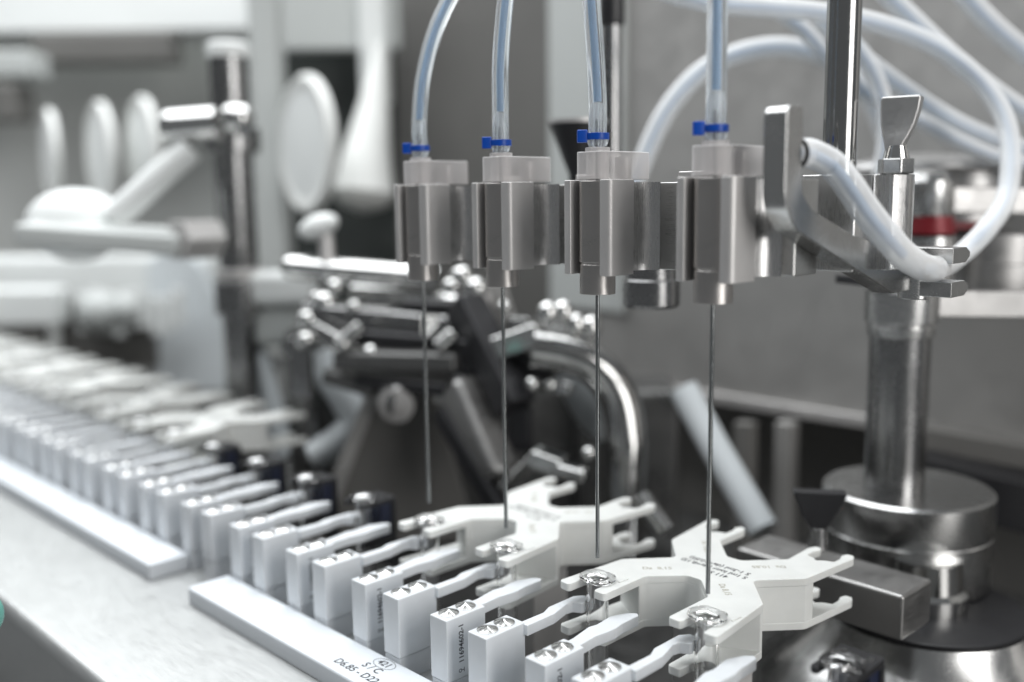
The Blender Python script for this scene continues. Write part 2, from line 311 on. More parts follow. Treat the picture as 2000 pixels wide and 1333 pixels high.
def carrier(cx, cy, label):
    t = thing('syringe_carrier', (cx, cy, -235), label, 'carrier', 'white X-shaped syringe carriers')
    top = fil(shift(mirror(HALF), cx, cy), 4)
    m = MB(); m.prism(top, -109.0, -106.0); m.build('top_plate', 'ivory', t, 0.4)
    m = MB(); m.prism(top, -126.0, -123.0); m.build('bottom_plate', 'ivory', t, 0.4)
    m = MB(); m.prism(fil(shift(mirror(CORE), cx, cy), 4), -123.02, -108.98); m.build('core', 'ivory', t)
    for s in (-1, 1):                                    # flange stops beside each front pocket
        px = cx + s * 24
        m = MB(); m.bar((px + 7.2, cy - 34.5, -105.75), (px + 7.6, cy - 29.5, -105.75), 0.7, 0.6); m.build('stop_rib', 'ivory', t, 0.2)
    m = MB(); m.box(cx - 11, cx + 11, cy - 9, cy + 13, -235, -126.02); m.build('post', 'satin', t, 0.6)
    zt = -105.96
    text('print', 'Da  8,15', 3.3, 'faint', (cx - 15.3, cy - 13.4, zt), (13.6, 12.9, 0), (-12.9, 13.6, 0), t)
    text('print', 'Da 8,15', 3.3, 'faint', (cx + 14.6, cy - 13.2, zt), (13.3, -12, 0), (12, 13.3, 0), t)
    text('print', 'Da  10,85', 3.3, 'faint', (cx + 14.4, cy + 16.8, zt), (-15.8, -15, 0), (15, -15.8, 0), t)
    text('print', 'Da  10,85', 3.3, 'faint', (cx - 15.4, cy + 19.0, zt), (12, -14, 0), (14, 12, 0), t)
    for i, (s, dx) in enumerate((('411 S', 5.0), ('S 1ml long (da=8,15)', 0), ('S 1-3ml (da=10,85)', 0))):
        text('print', s, 3.5, 'ink', (cx + dx, cy - 2.6 + 3.9 * i, zt), (-1, 0, 0), (0, -1, 0), t)
    return t
c0 = carrier(120, 38, 'white X-shaped syringe carrier in sharp focus under the two right needles')
dup(c0, (-96, 0, 0), 'softer white X-shaped syringe carrier under the two left needles')
for k in range(9):
    dup(c0, (-384 - 96 * k, 0, 0), f'blurred white X-shaped carrier behind the gripper row, {ORD[k]} one left of the black holders')

# ------------------------------------------------------------------ syringes
def syringe(x, y, label, group):
    t = thing('glass_syringe', (x, y, -166), label, 'syringe', group)
    fl = []
    for i in range(40):                                   # round flange with two straight cuts
        a = 2 * math.pi * i / 40; fl.append((x + 6.9 * math.cos(a), y + max(-5.4, min(5.4, 6.9 * math.sin(a)))))
    n = 40; vs = []; fs = []
    n = 40; vs = []; fs = []
    prof = [(3.2, -106.0), (3.2, -105.0), (3.7, -104.2), (0.86, -103.9), (0.97, -104.3), (1.0, -104.9), (0.97, -105.5), (0.86, -105.95), (4.1, -106.3)]
    for (r, z) in prof:
        for i in range(n):
            a = 2 * math.pi * i / n; fx, fy = fl[i]
            vs.append((x + (fx - x) * r, y + (fy - y) * r, z) if r < 1.5 else (x + r * math.cos(a), y + r * math.sin(a), z))
    L = len(prof)
    for j in range(L - 1):
        for i in range(n): fs.append((j * n + i, j * n + (i + 1) % n, (j + 1) * n + (i + 1) % n, (j + 1) * n + i))
    for i in range(n): fs.append(((L - 1) * n + i, (L - 1) * n + (i + 1) % n, (i + 1) % n, i))
    m = MB(); m.add(vs, fs); m.build('flange', 'glass', t, angle=50)
    m = MB(); m.ring([(4.08, -106.32), (4.08, -157.5), (3.6, -159), (1.7, -161), (0.6, -161), (0.6, -160), (2.9, -158), (3.3, -157), (3.3, -106.32)], (x, y, 0), n=40, close=False); m.build('barrel', 'glass', t)
    m = MB(); m.cyl((x, y, -166), (x, y, -160.5), 2.3, 2.0); m.build('tip_cap', 'satin', t, 0.3)
    return t
GS = 'glass syringes held in the white carriers'
NAMES4 = ['under the leftmost needle', 'under the second needle', 'under the third needle', 'under the nearest needle at right']
s0 = syringe(144, 0, 'clear glass syringe in the white carrier ' + NAMES4[3], GS)
for i in (2, 1, 0): dup(s0, (-48 * (3 - i), 0, 0), 'clear glass syringe in the white carrier ' + NAMES4[i])
for k in range(12):
    dup(s0, (-384 - 48 * k, 0, 0), f'blurred glass syringe in the far white carriers, {ORD[k]} left of the black holders')
# black holders between the carriers
def holder(x, label):
    t = thing('syringe_holder', (x, 8, -140), label, 'holder', 'black syringe holders')
    out = fil([(x - 7.2, -6.5, 1), (x - 4.5, -6.5, 0.6), (x - 4.4, -1.5, 1), (x - 3.2, 3.2, 2), (x + 3.2, 3.2, 2), (x + 4.4, -1.5, 1), (x + 4.5, -6.5, 0.6), (x + 7.4, -6.5, 1), (x + 7.4, 13.5, 1), (x - 7.2, 13.5, 1)], 4)
    m = MB(); m.prism(out, -108.4, -106.0); m.build('top_plate', 'black', t, 0.25)
    m = MB(); m.prism(out, -127.5, -124.0); m.build('bottom_plate', 'black', t, 0.25)
    m = MB(); m.box(x - 6.6, x + 6.6, 5.0, 12.2, -124.01, -108.39); m.build('core', 'navy', t, 0.3)
    m = MB(); m.box(x - 7.2, x + 7.35, 10.6, 13.45, -140, -108.3); m.build('back_wall', 'black', t, 0.25)
    for sx in (-4.4, 4.4):
        m = MB(); m.prism(fil([(x + sx - 1.1, 7.2, 1), (x + sx + 1.1, 7.2, 1), (x + sx + 1.1, 11.0, 1), (x + sx - 1.1, 11.0, 1)], 4), -106.1, -105.9); m.build('slot_screw', 'dark_steel', t)
    return t
h0 = holder(192, 'black syringe holder alone at the bottom right, with two slots on top')
GB = 'glass syringes held in black holders'
sb = dup(s0, (48, 0, 0), 'clear glass syringe in the black holder at the bottom right'); sb['group'] = GB
for i, x in enumerate((-48, -96, -144, -192)):
    dup(h0, (x - 192, 0, 0), f'black syringe holder in the left group of four, {ORD[i]} to the needles')
    q = dup(s0, (x - 144, 0, 0), f'glass syringe in the left group of black holders, {ORD[i]} to the needles'); q['group'] = GB

# ------------------------------------------------------------------ filling nozzles
def nozzle(x, label):
    t = thing('filling_nozzle', (x, 0, 0), label, 'filling needle', 'filling nozzles in a row')
    poly = [(-10, -6.9, 1.2), (-6.6, -6.9, 0.5), (-6.6, 1.0, 0.5), (-5, 4.6, 2), (5, 4.6, 2), (6.6, 1.0, 0.5), (6.6, -6.9, 0.5), (11.2, -6.9, 1.8), (11.2, 6.2, 0.3), (8.0, 6.2, 0.6), (8.0, 10.5, 0), (8.6, 13.6, 0), (10.2, 16.2, 0), (12.6, 17.6, 0), (15.4, 18.2, 0), (15.4, 21, 0), (-15.4, 21, 0), (-15.4, 18.2, 0), (-12.6, 17.6, 0), (-10.2, 16.2, 0), (-8.6, 13.6, 0), (-8.0, 10.5, 0), (-8.0, 6.2, 0.6), (-10, 6.2, 0.3)]
    front = [q for q in poly if q[1] < 7]
    m = MB(); m.prism(fil(shift(front, x, 0), 5), 6.9, 39.6); m.build('clamp', 'satin', t, 0.35)
    rear = [(8.0, 6.22, 0), (8.0, 11.0, 0), (8.5, 13.6, 0), (9.6, 15.6, 0), (11.4, 17.1, 0), (13.6, 17.9, 0), (-13.6, 17.9, 0), (-11.4, 17.1, 0), (-9.6, 15.6, 0), (-8.5, 13.6, 0), (-8.0, 11.0, 0), (-8.0, 6.22, 0)]
    m = MB(); m.prism([(q[0] + x, q[1]) for q in rear], 7.8, 38.7); m.build('stem', 'brushed_z', t, angle=30)
    m = MB(); m.prism(fil([(x - 6.6, -5.4, 3.5), (x + 6.8, -5.4, 3.5), (x + 6.8, 20.8, 1), (x - 6.6, 20.8, 1)], 6), 39.65, 49.2); m.build('frosted_block', 'frost', t, 0.4)
    m = MB(); m.cyl((x, 0, 39.8), (x, 0, 49.0), 3.9); m.build('inner_channel', 'frost', t)
    m = MB(); m.cyl((x, 14, 39.8), (x, 14, 47.5), 3.0); m.build('inner_screw', 'satin', t)
    m = MB(); m.ring([(4.3, 49.2), (4.3, 50.6), (1.2, 50.6), (1.2, 49.2)], (x, 0, 0), close=False); m.build('collar', 'frost', t, 0.2)
    m = MB(); m.ring([(2.3, 50.6), (2.3, 55.5), (3.0, 57.2), (2.9, 59), (1.7, 65.5), (1.1, 65.5), (1.1, 50.6)], (x, 0, 0), n=32, close=False); m.build('barb', 'clear', t)
    m = MB(); m.ring([(6.3, 0), (6.3, 10.4), (6.0, 10.6), (6.0, 11.0), (6.45, 11.2), (6.45, 39.2), (0.9, 39.2), (0.9, 0)], (x, 0, 0), n=48, close=False); m.build('bushing', 'bush', t, 0.2)
    m = MB(); m.ring([(0.76, -97.2), (0.76, 60), (0.42, 60), (0.42, -97.2)], (x, 0, 0), n=20, close=False); m.build('needle', 'needle', t)
    m = MB(); m.ring([(3.45, 53.2), (4.05, 53.2), (4.05, 55.5), (3.45, 55.5)], (x, 0, 0), n=32, close=False); tie = m.build('cable_tie', 'blue', t, 0.15)
    a = R(45 + 180 + random.uniform(-4, 4)); cx, cy = x + 5.3 * math.cos(a), 5.3 * math.sin(a)
    m = MB(); m.prism(fil([(-1.8, -1.7, 0.5), (1.8, -1.7, 0.5), (1.8, 1.8, 0.5), (-1.8, 1.8, 0.5)], 3), 52.3, 56.6, origin=(cx, cy, 0), rot=a); hd = m.build('tie_head', 'blue', tie, 0.3)
    return t
NZ = ['leftmost and farthest filling needle in a grey steel clamp, blue tie above', 'second filling needle from the left, in its grey clamp under a blue tie', 'third filling needle from the left, in sharp focus with a blue tie', 'nearest filling needle at right beside the dogleg bracket, with blue tie']
n3 = nozzle(144, NZ[3])
for i in (2, 1, 0): dup(n3, (-48 * (3 - i), 0, 0), NZ[i])

# hoses on the needles: outer wall with a bore
def hose(pts, r, bore, label, material='silicone', group='silicone hoses', swell=None, skip=0, gap=None):
    loc = pts[0]
    t = thing('silicone_hose', loc, label, 'hose', group)
    rf = r
    if swell: rf = lambda u: r + swell * math.exp(-((u - 0.07) / 0.045) ** 2)
    m = MB(); m.tube(pts, rf, 20); m.build('wall', material, t)
    if bore:
        for seg in ([pts[skip:]] if gap is None else [pts[skip:gap], pts[gap + 1:]]):
            m = MB(); m.tube(seg, bore, 12); m.build('bore', 'lumen', t)
    return t
hose([(0, 0, 51), (0, 0, 56), (0, 0, 66), (0.5, 2.5, 84), (2, 9.5, 105), (6, 22, 126), (10, 42, 142)], 3.15, 1.1, 'clear hose rising and bending right from the leftmost needle', swell=0.5, skip=2)
hose([(48, 0, 51), (48, 0, 56), (48, 0, 66), (48, 0.4, 84), (48, 2.8, 103), (47, 8, 124), (45, 16, 145)], 3.15, 1.1, 'clear hose rising from the second needle from the left', swell=0.5, skip=2)
hose([(96, 0, 51), (96, 0, 56), (96, 0, 66), (95.4, -0.4, 80), (94.2, -1.3, 100), (93, -2.2, 122), (93, -1, 145)], 3.2, 1.1, 'clear hose leaning left as it rises from the third needle', swell=0.55, skip=2)
hose([(144, 0, 51), (144, 0, 56), (144, 0, 66), (143.9, 0, 80), (143.8, 0, 100), (144, 1, 120), (146, 4, 140)], 3.2, 1.1, 'clear hose rising straight from the nearest needle at right', swell=0.55, skip=2)

# ------------------------------------------------------------------ support beam behind the nozzles
t = thing('support_beam', (60, 24, 8), 'long brushed steel beam carrying the four needle clamps', 'beam')
m = MB(); m.prism(fil([(-22, 18.0, 1), (162, 18.0, 1), (162, 33, 1), (-22, 33, 1)]), 8.0, 38.5); m.build('beam', 'brushed_x', t, 0.4)
for x in (18, 66, 114):
    m = MB(); m.box(x, x + 11, 22, 32, 38.55, 42.2); m.build('top_lug', 'satin', t, 0.5)
mx, my, mz = (60.2, 78.0, -14.1)
m = MB(); m.ring([(11, mz), (12.4, mz + 1.2), (12.4, mz + 12), (11.6, mz + 12.5), (11.6, mz + 22)], (mx, my, 0), n=40); m.build('motor_stub', 'dark_steel', t, 0.3)
# ------------------------------------------------------------------ dogleg hose bracket
t = thing('hose_bracket', (166, 20, 0), 'dogleg steel bracket holding the big milky hose, right of the needles', 'bracket')
prof = fil([(-2.6, 59.6, 3), (7.1, 59.6, 1), (7.1, 34.5, 6), (14, 29.2, 4), (40.6, 20.6, 0), (92, 11.8, 1), (95, 3, 1), (88, -1.2, 2), (72, -1.0, 2), (4.0, 23.4, 16), (-2.6, 30.5, 16)], 6)
m = MB(); m.prism(prof, 162.3, 170.0, 'yz'); m.build('dogleg_bar', 'steel', t, 0.5)
m = MB(); m.ring([(5.2, 0), (5.2, 1.6), (4.2, 1.6), (4.2, 0)], (166.2, 7.12, 46), (0, 1, 0), 32, close=False); m.build('grommet', 'black', t)
for zz in (60.0, 52.5, 38.0):
    m = MB(); m.cyl((167.6, 7.12, zz - 2.5), (167.6, 8.1, zz - 2.5), 0.9); m.build('set_screw', 'dark_steel', t)
for z0 in (10.4, -1.6):
    m = MB(); m.prism(fil([(88, z0 - 1.5), (100, z0 - 1.5), (103.5, z0 + 0.5), (103.5, z0 + 2.2), (100, z0 + 4), (88, z0 + 4)]), 165, 184, 'yz'); m.build('clip_prong', 'steel', t, 0.3)
m = MB(); m.cyl((169, 92, -4.5), (169, 92, 4.5), 5.5); m.build('clip_boss', 'steel', t, 0.4)

# ------------------------------------------------------------------ rod clamp hub and rod
t = thing('rod_clamp', (165, 62, 8), 'brushed steel split clamp block around the upright rod', 'clamp')
m = MB(); m.prism(fil([(148.2, 45, 1.5), (168.2, 45, 1), (168.2, 57.4, 0.5), (164, 57.4, 0), (164, 58.6, 0), (168.2, 58.6, 0.5), (174.5, 58.6, 2), (178.0, 66, 7), (174, 78, 6), (148.2, 78, 2)], 5), 8, 40.2); m.build('block', 'brushed_z', t, 0.4)
t = thing('upright_rod', (158.6, 52, 40), 'polished upright steel rod standing in the split clamp', 'rod')
m = MB(); m.cyl((158.6, 52, 30), (158.6, 52, 190), 5.6, n=40); m.build('rod', 'mirror', t)
# wing bolt
t = thing('wing_bolt', (173.8, 62, 40.2), 'steel wing bolt with a flat paddle on top of the split clamp', 'bolt')
m = MB(); m.prism([(173.8 + 6.0 * math.cos(R(a)), 62 + 6.0 * math.sin(R(a))) for a in range(10, 370, 60)], 40.25, 45.2); m.build('hex_nut', 'steel', t, 0.5)
m = MB(); m.ring([(4.4, 45.2), (3.9, 47.5), (3.3, 49.5)], (173.8, 62, 0), n=28); m.build('neck', 'chrome', t)
rows = [(47.5, 2.6, 2.6, 0), (49.5, 3.0, 3.0, 0.1), (52.5, 3.5, 3.1, 0.3), (56, 4.6, 2.7, 0.9), (61, 5.8, 2.4, 1.6), (67, 6.6, 2.6, 2.4), (72.5, 6.9, 3.0, 3.0), (74.2, 6.8, 3.1, 3.2)]
vs = []; fs = []
for (z, hx, hy, lean) in rows:
    z = 45.6 + (z - 45.6) * 0.70; hx *= 0.92
    for (a, c) in ((-1, -1), (1, -1), (1, 1), (-1, 1)):
        u = a * hx; v = c * hy
        vs.append((173.2 + lean * 0.3 + u * 0.98 - v * 0.2, 62 + lean * 0.7 + v * 0.98 + u * 0.2, z))
for j in range(len(rows) - 1):
    for i in range(4): fs.append((j * 4 + i, j * 4 + (i + 1) % 4, j * 4 + 4 + (i + 1) % 4, j * 4 + 4 + i))
fs += [(3, 2, 1, 0), tuple(len(rows) * 4 - 4 + i for i in range(4))]
m = MB(); m.add(vs, fs); m.build('paddle', 'dull_light', t, 0.7, angle=25)

# ------------------------------------------------------------------ big loose hoses
hose([(166.2, 6.0, 46), (166.6, 12, 46.2), (167.8, 16.6, 46.0), (172.0, 22.5, 42.3), (177.0, 23.5, 36.0), (181.0, 26.5, 28.7), (184.5, 32.0, 21.6), (186.0, 43.0, 14.6), (185.5, 58.0, 10.0), (182.0, 76.0, 7.8), (176.0, 94.0, 7.0), (153.2, 169.0, 5.2), (155.7, 195.5, 16.9), (155.5, 220.4, 33.6), (147.1, 239.8, 63.7), (132.0, 243.6, 86.7), (115.6, 230.5, 103.7), (97.6, 207.3, 114.0), (79.9, 180.3, 118.9), (66.5, 148.0, 119.2), (55.7, 122.8, 119.9), (37.1, 98.2, 127.0)], 4.55, 1.55, 'thick milky hose looping from the dogleg bracket round the right edge', 'milky', gap=8)
hose([(-33.9, 178.5, 28.9), (-29.1, 189.4, 57.5), (-21.9, 202.3, 84.6), (-8.6, 220.2, 105.9), (11.8, 243.0, 115.9), (32.5, 263.3, 112.9), (49.1, 277.3, 99.2), (58.7, 283.7, 83.2), (68.5, 287.9, 55.9), (73.1, 287.8, 32.8)], 5.6, 1.9, 'milky hose arching behind the upright rod and the nearest needle', 'milky')
hose([(78.0, 229.4, 143.4), (94.4, 242.0, 123.9), (112.9, 262.9, 99.9), (129.3, 283.0, 82.0), (147.8, 305.4, 65.0), (161.3, 338.3, 53.3), (194.7, 364.0, 89.7)], 4.9, 1.7, 'blurred hose running down to the right edge, lower of the two at the top', 'milky')
hose([(102.8, 269.4, 145.1), (120.0, 281.8, 121.3), (134.8, 300.2, 103.4), (147.7, 317.3, 87.9), (159.2, 340.7, 75.1), (191.0, 364.0, 108.0)], 5.4, 1.9, 'blurred hose in the top right corner', 'milky')
hose([(58.3, 220.1, 125.0), (69.0, 227.9, 110.4), (90.7, 248.1, 88.1), (109.7, 268.1, 70.9), (126.5, 287.2, 60.2), (147.5, 309.4, 50.6), (162.3, 337.1, 42.5), (194.0, 364.0, 82.0)], 4.9, 1.8, 'blurred hose sagging behind the big loop towards the right edge', 'milky')
hose([(48.7, 196.1, 126.0), (58.8, 204.2, 115.6), (70.3, 212.6, 100.0), (82.6, 224.8, 84.6), (100.9, 244.8, 71.2), (116.6, 265.4, 58.7), (131.6, 281.6, 50.1), (149.7, 303.2, 45.2), (162.6, 336.8, 39.7), (195.0, 364.0, 77.0)], 4.2, 1.5, 'blurred hose passing behind the wing bolt', 'milky')
hose([(76.5, 207.4, 113.7), (86.8, 214.9, 99.8), (93.7, 218.5, 83.4), (97.5, 218.7, 65.7), (97.8, 213.7, 40.6)], 4.4, 1.5, 'blurred hose bending down behind the rod', 'milky')

# ------------------------------------------------------------------ right machinery
cx, cy = (122.8, 187.6, -68.1)[0], (122.8, 187.6, -68.1)[1]
t = thing('lift_column', (cx, cy, -150), 'dark steel lift column standing on a round base at right', 'column')
zt, zb = (117.5, 193.8, -12.7)[2], (126.3, 183.5, -105.5)[2]
m = MB(); m.cyl((cx, cy, zb - 4), (cx, cy, zt - 8), 13.8, n=48); m.build('shaft', 'dark_steel', t)
m = MB(); m.ring([(13.9, zt - 20), (15.0, zt - 19.6), (15.4, zt - 15), (14.6, zt - 14.4), (16.4, zt - 13), (16.6, zt + 1.5), (8, zt + 1.5)], (cx, cy, 0), n=48); m.build('collar', 'steel', t, 0.3)
m = MB(); m.bar((124.1, 206.5, -18.7), (207.3, 311.5, -23.2), 10, 12.5); m.build('side_bar', 'dull', t, 0.6)
m = MB(); m.bar((108.6, 164.6, -5.8), (125.2, 202.7, -7.6), 22, 4); m.build('foot_strip', 'black', t, 0.5)
t = thing('round_base', (cx, cy, -235), 'turned steel round base disc with a domed cone beneath it', 'base')
zc = zb
m = MB(); m.ring([(38.5, zc - 20.5), (39, zc - 19.8), (38.6, zc - 19.2), (39, zc - 18.6), (39, zc - 1.2), (37.5, zc), (5, zc)], (cx + 5, cy + 4, 0), n=64); m.build('disc', 'steel', t)
m = MB(); m.ring([(38.2, zc - 44), (38.6, zc - 43), (38.6, zc - 20.6), (8, zc - 20.6)], (cx + 5, cy + 4, 0), n=64); m.build('lower_disc', 'steel', t)
ccx, ccy, zk = (149.0, 165.5, -150.3)
m = MB(); m.ring([(82, -234.9), (80, -222), (72, zk - 34), (58, zk - 20), (47, zk - 9), (43.5, zk - 3), (41, zk - 3)], (ccx, ccy, 0), n=72); m.build('bell', 'steel', t, angle=40)
m = MB(); m.ring([(43, zk - 2.9), (43.2, zk - 1.0), (41, zk), (17, zk)], (ccx, ccy, 0), n=72); m.build('seal_ring', 'black', t)
m = MB(); m.ring([(18.2, zk + 0.1), (18.2, zk + 7), (16, zk + 9), (15, zk + 22)], (ccx, ccy, 0), n=48); m.build('bearing', 'chrome', t)
t = thing('clamp_block', (136.2, 109.2, -130.4), 'grey steel clamp block lying behind the near white carrier', 'block')
m = MB(); p0 = (89.7, 116.6, -124.1); p1 = (167.1, 114.1, -118.8)
m.bar((p0[0], p0[1], p0[2] - 8), (p1[0], p1[1], p0[2] - 8), 26, 19); m.build('block', 'dull', t, 1.6)
t = thing('wing_screw', (122.5, 113.8, -110.2), 'black wing screw standing on the grey clamp block', 'screw')
kx, ky, kz = (123.1, 113.8, -113.5)
zz = lambda y: kz + (1055 - y) * 425 / 1930
m = MB(); m.prism(fil([(-7.5, zz(955) - 0, 1), (11.2, zz(955) , 1.2), (10.8, zz(966), 1), (6.0, zz(1008), 2), (3.2, zz(1030), 1), (-3.2, zz(1030), 1), (-6.8, zz(1008), 2), (-10.6, zz(966), 1), (-11.2, zz(953), 1)]), -3.0, 3.0, 'xz', (kx, ky, 0), 0.62); m.build('wing', 'black', t, 0.9)
m = MB(); m.cyl((kx, ky, kz - 4), (kx, ky, zz(1028)), 4.4, 3.6); m.build('stem', 'dark_steel', t, 0.4)
# upper right group
t = thing('pump_head', (96.6, 308.5, 18.1), 'steel pump head with a flat lid behind the big hose loop', 'pump')
lx, ly, lz = (81.2, 299.7, 50.5)
m = MB(); m.ring([(43, lz - 6), (45, lz - 4), (43.5, lz - 0.5), (20, lz + 4), (5, lz + 5)], (lx, ly, 0), n=56); m.build('lid', 'dull_light', t, angle=25)
vx, vy, vz = (95.7, 313.0, 43.9)
m = MB(); m.ring([(29, vz - 26), (29, vz - 8), (28.4, vz - 7.4), (28.4, vz + 6)], (vx, vy, 0), n=48); m.build('drum', 'dull', t)
kx2, ky2, k2 = (102.0, 260.1, 35.4)
m = MB(); m.ring([(13, k2 - 14), (13.4, k2 - 13), (13.4, k2 + 4), (11.5, k2 + 8), (7, k2 + 10.2), (3, k2 + 10.6)], (kx2, ky2, 0), n=36); m.build('domed_nut', 'steel', t, angle=25)
m = MB(); m.bar((98.7, 277.2, 29.9), (189.1, 382.5, 26.5), 12, 13.5); m.build('cross_bar', 'dull', t, 0.6)
m = MB(); rx, ry, rz = (104.4, 258.6, 16.7)
m.ring([(12, rz - 5), (13.2, rz - 4), (11.6, rz + 4.6), (9, rz + 5)], (rx, ry, 0), n=36); m.build('red_ring', 'red', t)
m = MB(); m.bar((94.7, 299.1, 16.6), (115.0, 319.5, 15.7), 14, 6); m.build('red_band', 'red', t, 0.5)
m = MB(); m.ring([(13, rz - 34), (13, rz - 6), (8, rz - 5.2)], (rx, ry, 0), n=36); m.build('barrel', 'steel', t)
wx, wy, wz = (114.4, 318.8, -19.5)
m = MB(); m.ring([(31, wz), (31, wz + 14), (30, wz + 14.6), (30, wz + 30), (27, wz + 32)], (wx, wy, 0), n=48); m.build('motor_drum', 'dull', t)
m = MB(); m.bar((130.5, 311.3, 4.4), (133.2, 309.4, -17.7), 8, 6); m.build('slim_bracket', 'satin', t, 0.5)
# deep right frames
t = thing('frame_rack', (65.2, 445.1, -140.4), 'dark steel rails and slim uprights behind the lift column', 'frame')
m = MB(); m.bar((71.6, 341.4, -116.9), (214.8, 369.4, -126.9), 20, 14); m.build('rail', 'wall_dark', t, 1)
m = MB(); m.bar((86.0, 309.4, -133.8), (221.8, 342.3, -153.0), 30, 28); m.build('rail', 'black', t, 1)
m = MB(); m.bar((102.6, 399.2, -129.0), (97.7, 412.6, -40.5), 7, 7); m.build('upright', 'satin', t)
m = MB(); m.slab((113.3, 446.7, -90.5, 44.5, 82.1), 20); m.build('side_plate', 'black', t)
t = thing('white_strut', (55.4, 177.5, -134.1), 'blurred pale sloping strut behind the nearest needle', 'strut')
m = MB(); m.tube([(-30.5, 230.4, -84.5), (-4.2, 228.3, -118.5), (32.5, 221.4, -157.7)], 9.0, smooth=False); m.build('strut', 'cover', t)

# ------------------------------------------------------------------ back panels
PY = 360
t = thing('back_panel', (-60, PY, -119), 'large grey steel guard panel behind the right needles', 'panel')
m = MB(); m.box(-262, 500, PY, PY + 12, -119, 420); m.build('sheet', 'wall', t, 1)
m = MB(); m.box(-262, 500, PY - 5, PY - 0.2, -122, -114); m.build('bottom_trim', 'satin', t, 0.8)
m = MB(); m.box(-186, -179, PY - 6, PY - 0.2, -60, 420); m.build('seam_strip', 'frame', t, 1)
m = MB(); m.box(-262, -188, PY - 3, PY - 0.2, -60, 420); m.build('side_strip', 'frame', t, 1)
t = thing('dark_back_panel', (-420, 440, -105), 'dark grey panel behind the two left needles', 'panel')
m = MB(); m.box(-620, -262, 440, 452, -240, 520); m.build('sheet', 'wall_dark', t, 1)
t = thing('under_frame', (-30, 330, -235), 'slim upright frame posts below the grey guard panel', 'frame')
for px in (1455, 1535):
    q = (-41.8, 320.4, -150.2) if px == 1455 else (-21.6, 340.7, -150.5)
    m = MB(); m.box(q[0] - 6, q[0] + 6, q[1] - 6, q[1] + 6, -235, -122.5); m.build('post', 'wall' if px == 1535 else 'wall_dark', t, 0.8)
m = MB(); m.box(-400, 500, 420, 430, -235, -90); m.build('rear_sheet', 'wall_dark', t)
t = thing('funnel_hopper', (-15.6, 116.3, 55.4), 'black conical hopper behind the third needle', 'hopper')
fx, fy, fz = (-17.4, 117.7, 70.8)
k5 = 500 / 1930
m = MB(); m.ring([(4, fz - 40), (4.5, fz - 26), (14, fz - 2), (14.4, fz), (12, fz)], (fx, fy, 0), n=36); m.build('cone', 'black', t)
m = MB(); m.ring([(14.8, fz - 0.4), (14.8, fz + 1.4), (13, fz + 1.4)], (fx, fy, 0), n=36); m.build('rim', 'satin', t)
t = thing('hanging_pipe', (-21.4, 150.4, 109.4), 'dark upright pipe with a black cap behind the third needle hose', 'pipe')
px, py, pz = (-23.0, 151.4, 122.2)
m = MB(); m.cyl((px, py, fz - 60), (px, py, 200), 5.4); m.build('pipe', 'dark_steel', t)
m = MB(); m.cyl((px, py, pz), (px, py, 200), 6.6); m.build('cap', 'black', t, 1.5)

# ------------------------------------------------------------------ left: post with lamp hood
t = thing('clamp_post', ((-351.1, 111.2, 143.5)[0], (-351.1, 111.2, 143.5)[1], -235), 'tall dark steel post with clamp collars, left of the needles', 'post')
qx, qy, qz = (-351.1, 111.2, 143.5)
m = MB(); m.cyl((qx, qy, -235), (qx, qy, qz - 6), 14.2, n=32); m.build('shaft', 'dark_steel', t)
m = MB(); m.ring([(15.6, qz - 7), (15.8, qz - 5), (15.8, qz + 2), (13, qz + 4)], (qx, qy, 0)); m.build('cap', 'white', t)
c1 = (-320.0, 100.2, 77.6)
m = MB(); m.ring([(20, c1[2] - 9), (20, c1[2] + 9), (15, c1[2] + 9)], (qx, qy, 0)); m.build('collar', 'dark_steel', t, 1)
m = MB(); m.cyl((-344.3, 62.9, 85.7), (-323.2, 84.7, 87.8), 11.5); m.ball((-344.3, 62.9, 85.7), 11.5); m.build('clamp_arm', 'chrome', t)
m = MB(); m.ball((-309.5, 91.8, 90.0), 15, 12, 11); m.build('clamp_boss', 'chrome', t)
m = MB(); m.cyl((-296.2, 89.3, 82.2), (-289.3, 86.1, 81.7), 5); m.build('clamp_screw', 'chrome', t)
c2 = (-330.1, 98.2, -20.8)
m = MB(); m.ring([(17, c2[2] - 4), (17, c2[2] + 4), (15, c2[2] + 4)], (qx, qy, 0)); m.build('collar', 'satin', t, 1)
m = MB(); m.ring([(19, c2[2] - 30), (19, c2[2] - 5), (15, c2[2] - 5)], (qx, qy, 0)); m.build('collar', 'dark_steel', t, 1)
t = thing('strip_hood', (-368.6, 22.7, 10.8), 'blurred pale strip hood hung on a sloping arm from the post', 'hood')
m = MB(); m.cyl((-334.8, 69.3, 70.3), (-368.0, 25.9, 23.2), 9.5); m.build('arm', 'white', t)
m = MB(); m.bar((-418.3, -12.9, 13.0), (-327.7, 62.6, 3.8), 46, 15); m.build('tray', 'frame', t, 4)
m = MB(); m.bar((-416.3, -9.6, 19.0), (-326.1, 66.2, 12.9), 30, 3.5); m.build('tray_top', 'white', t, 1)
m = MB(); m.prism([(15 * math.cos(R(a)), 15 * math.sin(R(a))) for a in range(0, 360, 60)], -16, 16, 'xz', (-324.4, 63.9, 7.4), 0.2); m.build('end_cap', 'satin', t, 1)
m = MB(); m.ball((-406.1, 14.9, 17.7), 36, 26, 26, rot=Matrix.Rotation(0.79, 3, 'Z')); m.build('dome', 'white', t)
t = thing('curved_cover', (-858.5, 224.3, -91.5), 'blurred pale curved cover behind the gripper row at left', 'cover')
m = MB(); m.slab((-888.9, 214.2, -61.5, 298.5, 62.2), 40); m.build('upper_shell', 'white', t, 8)
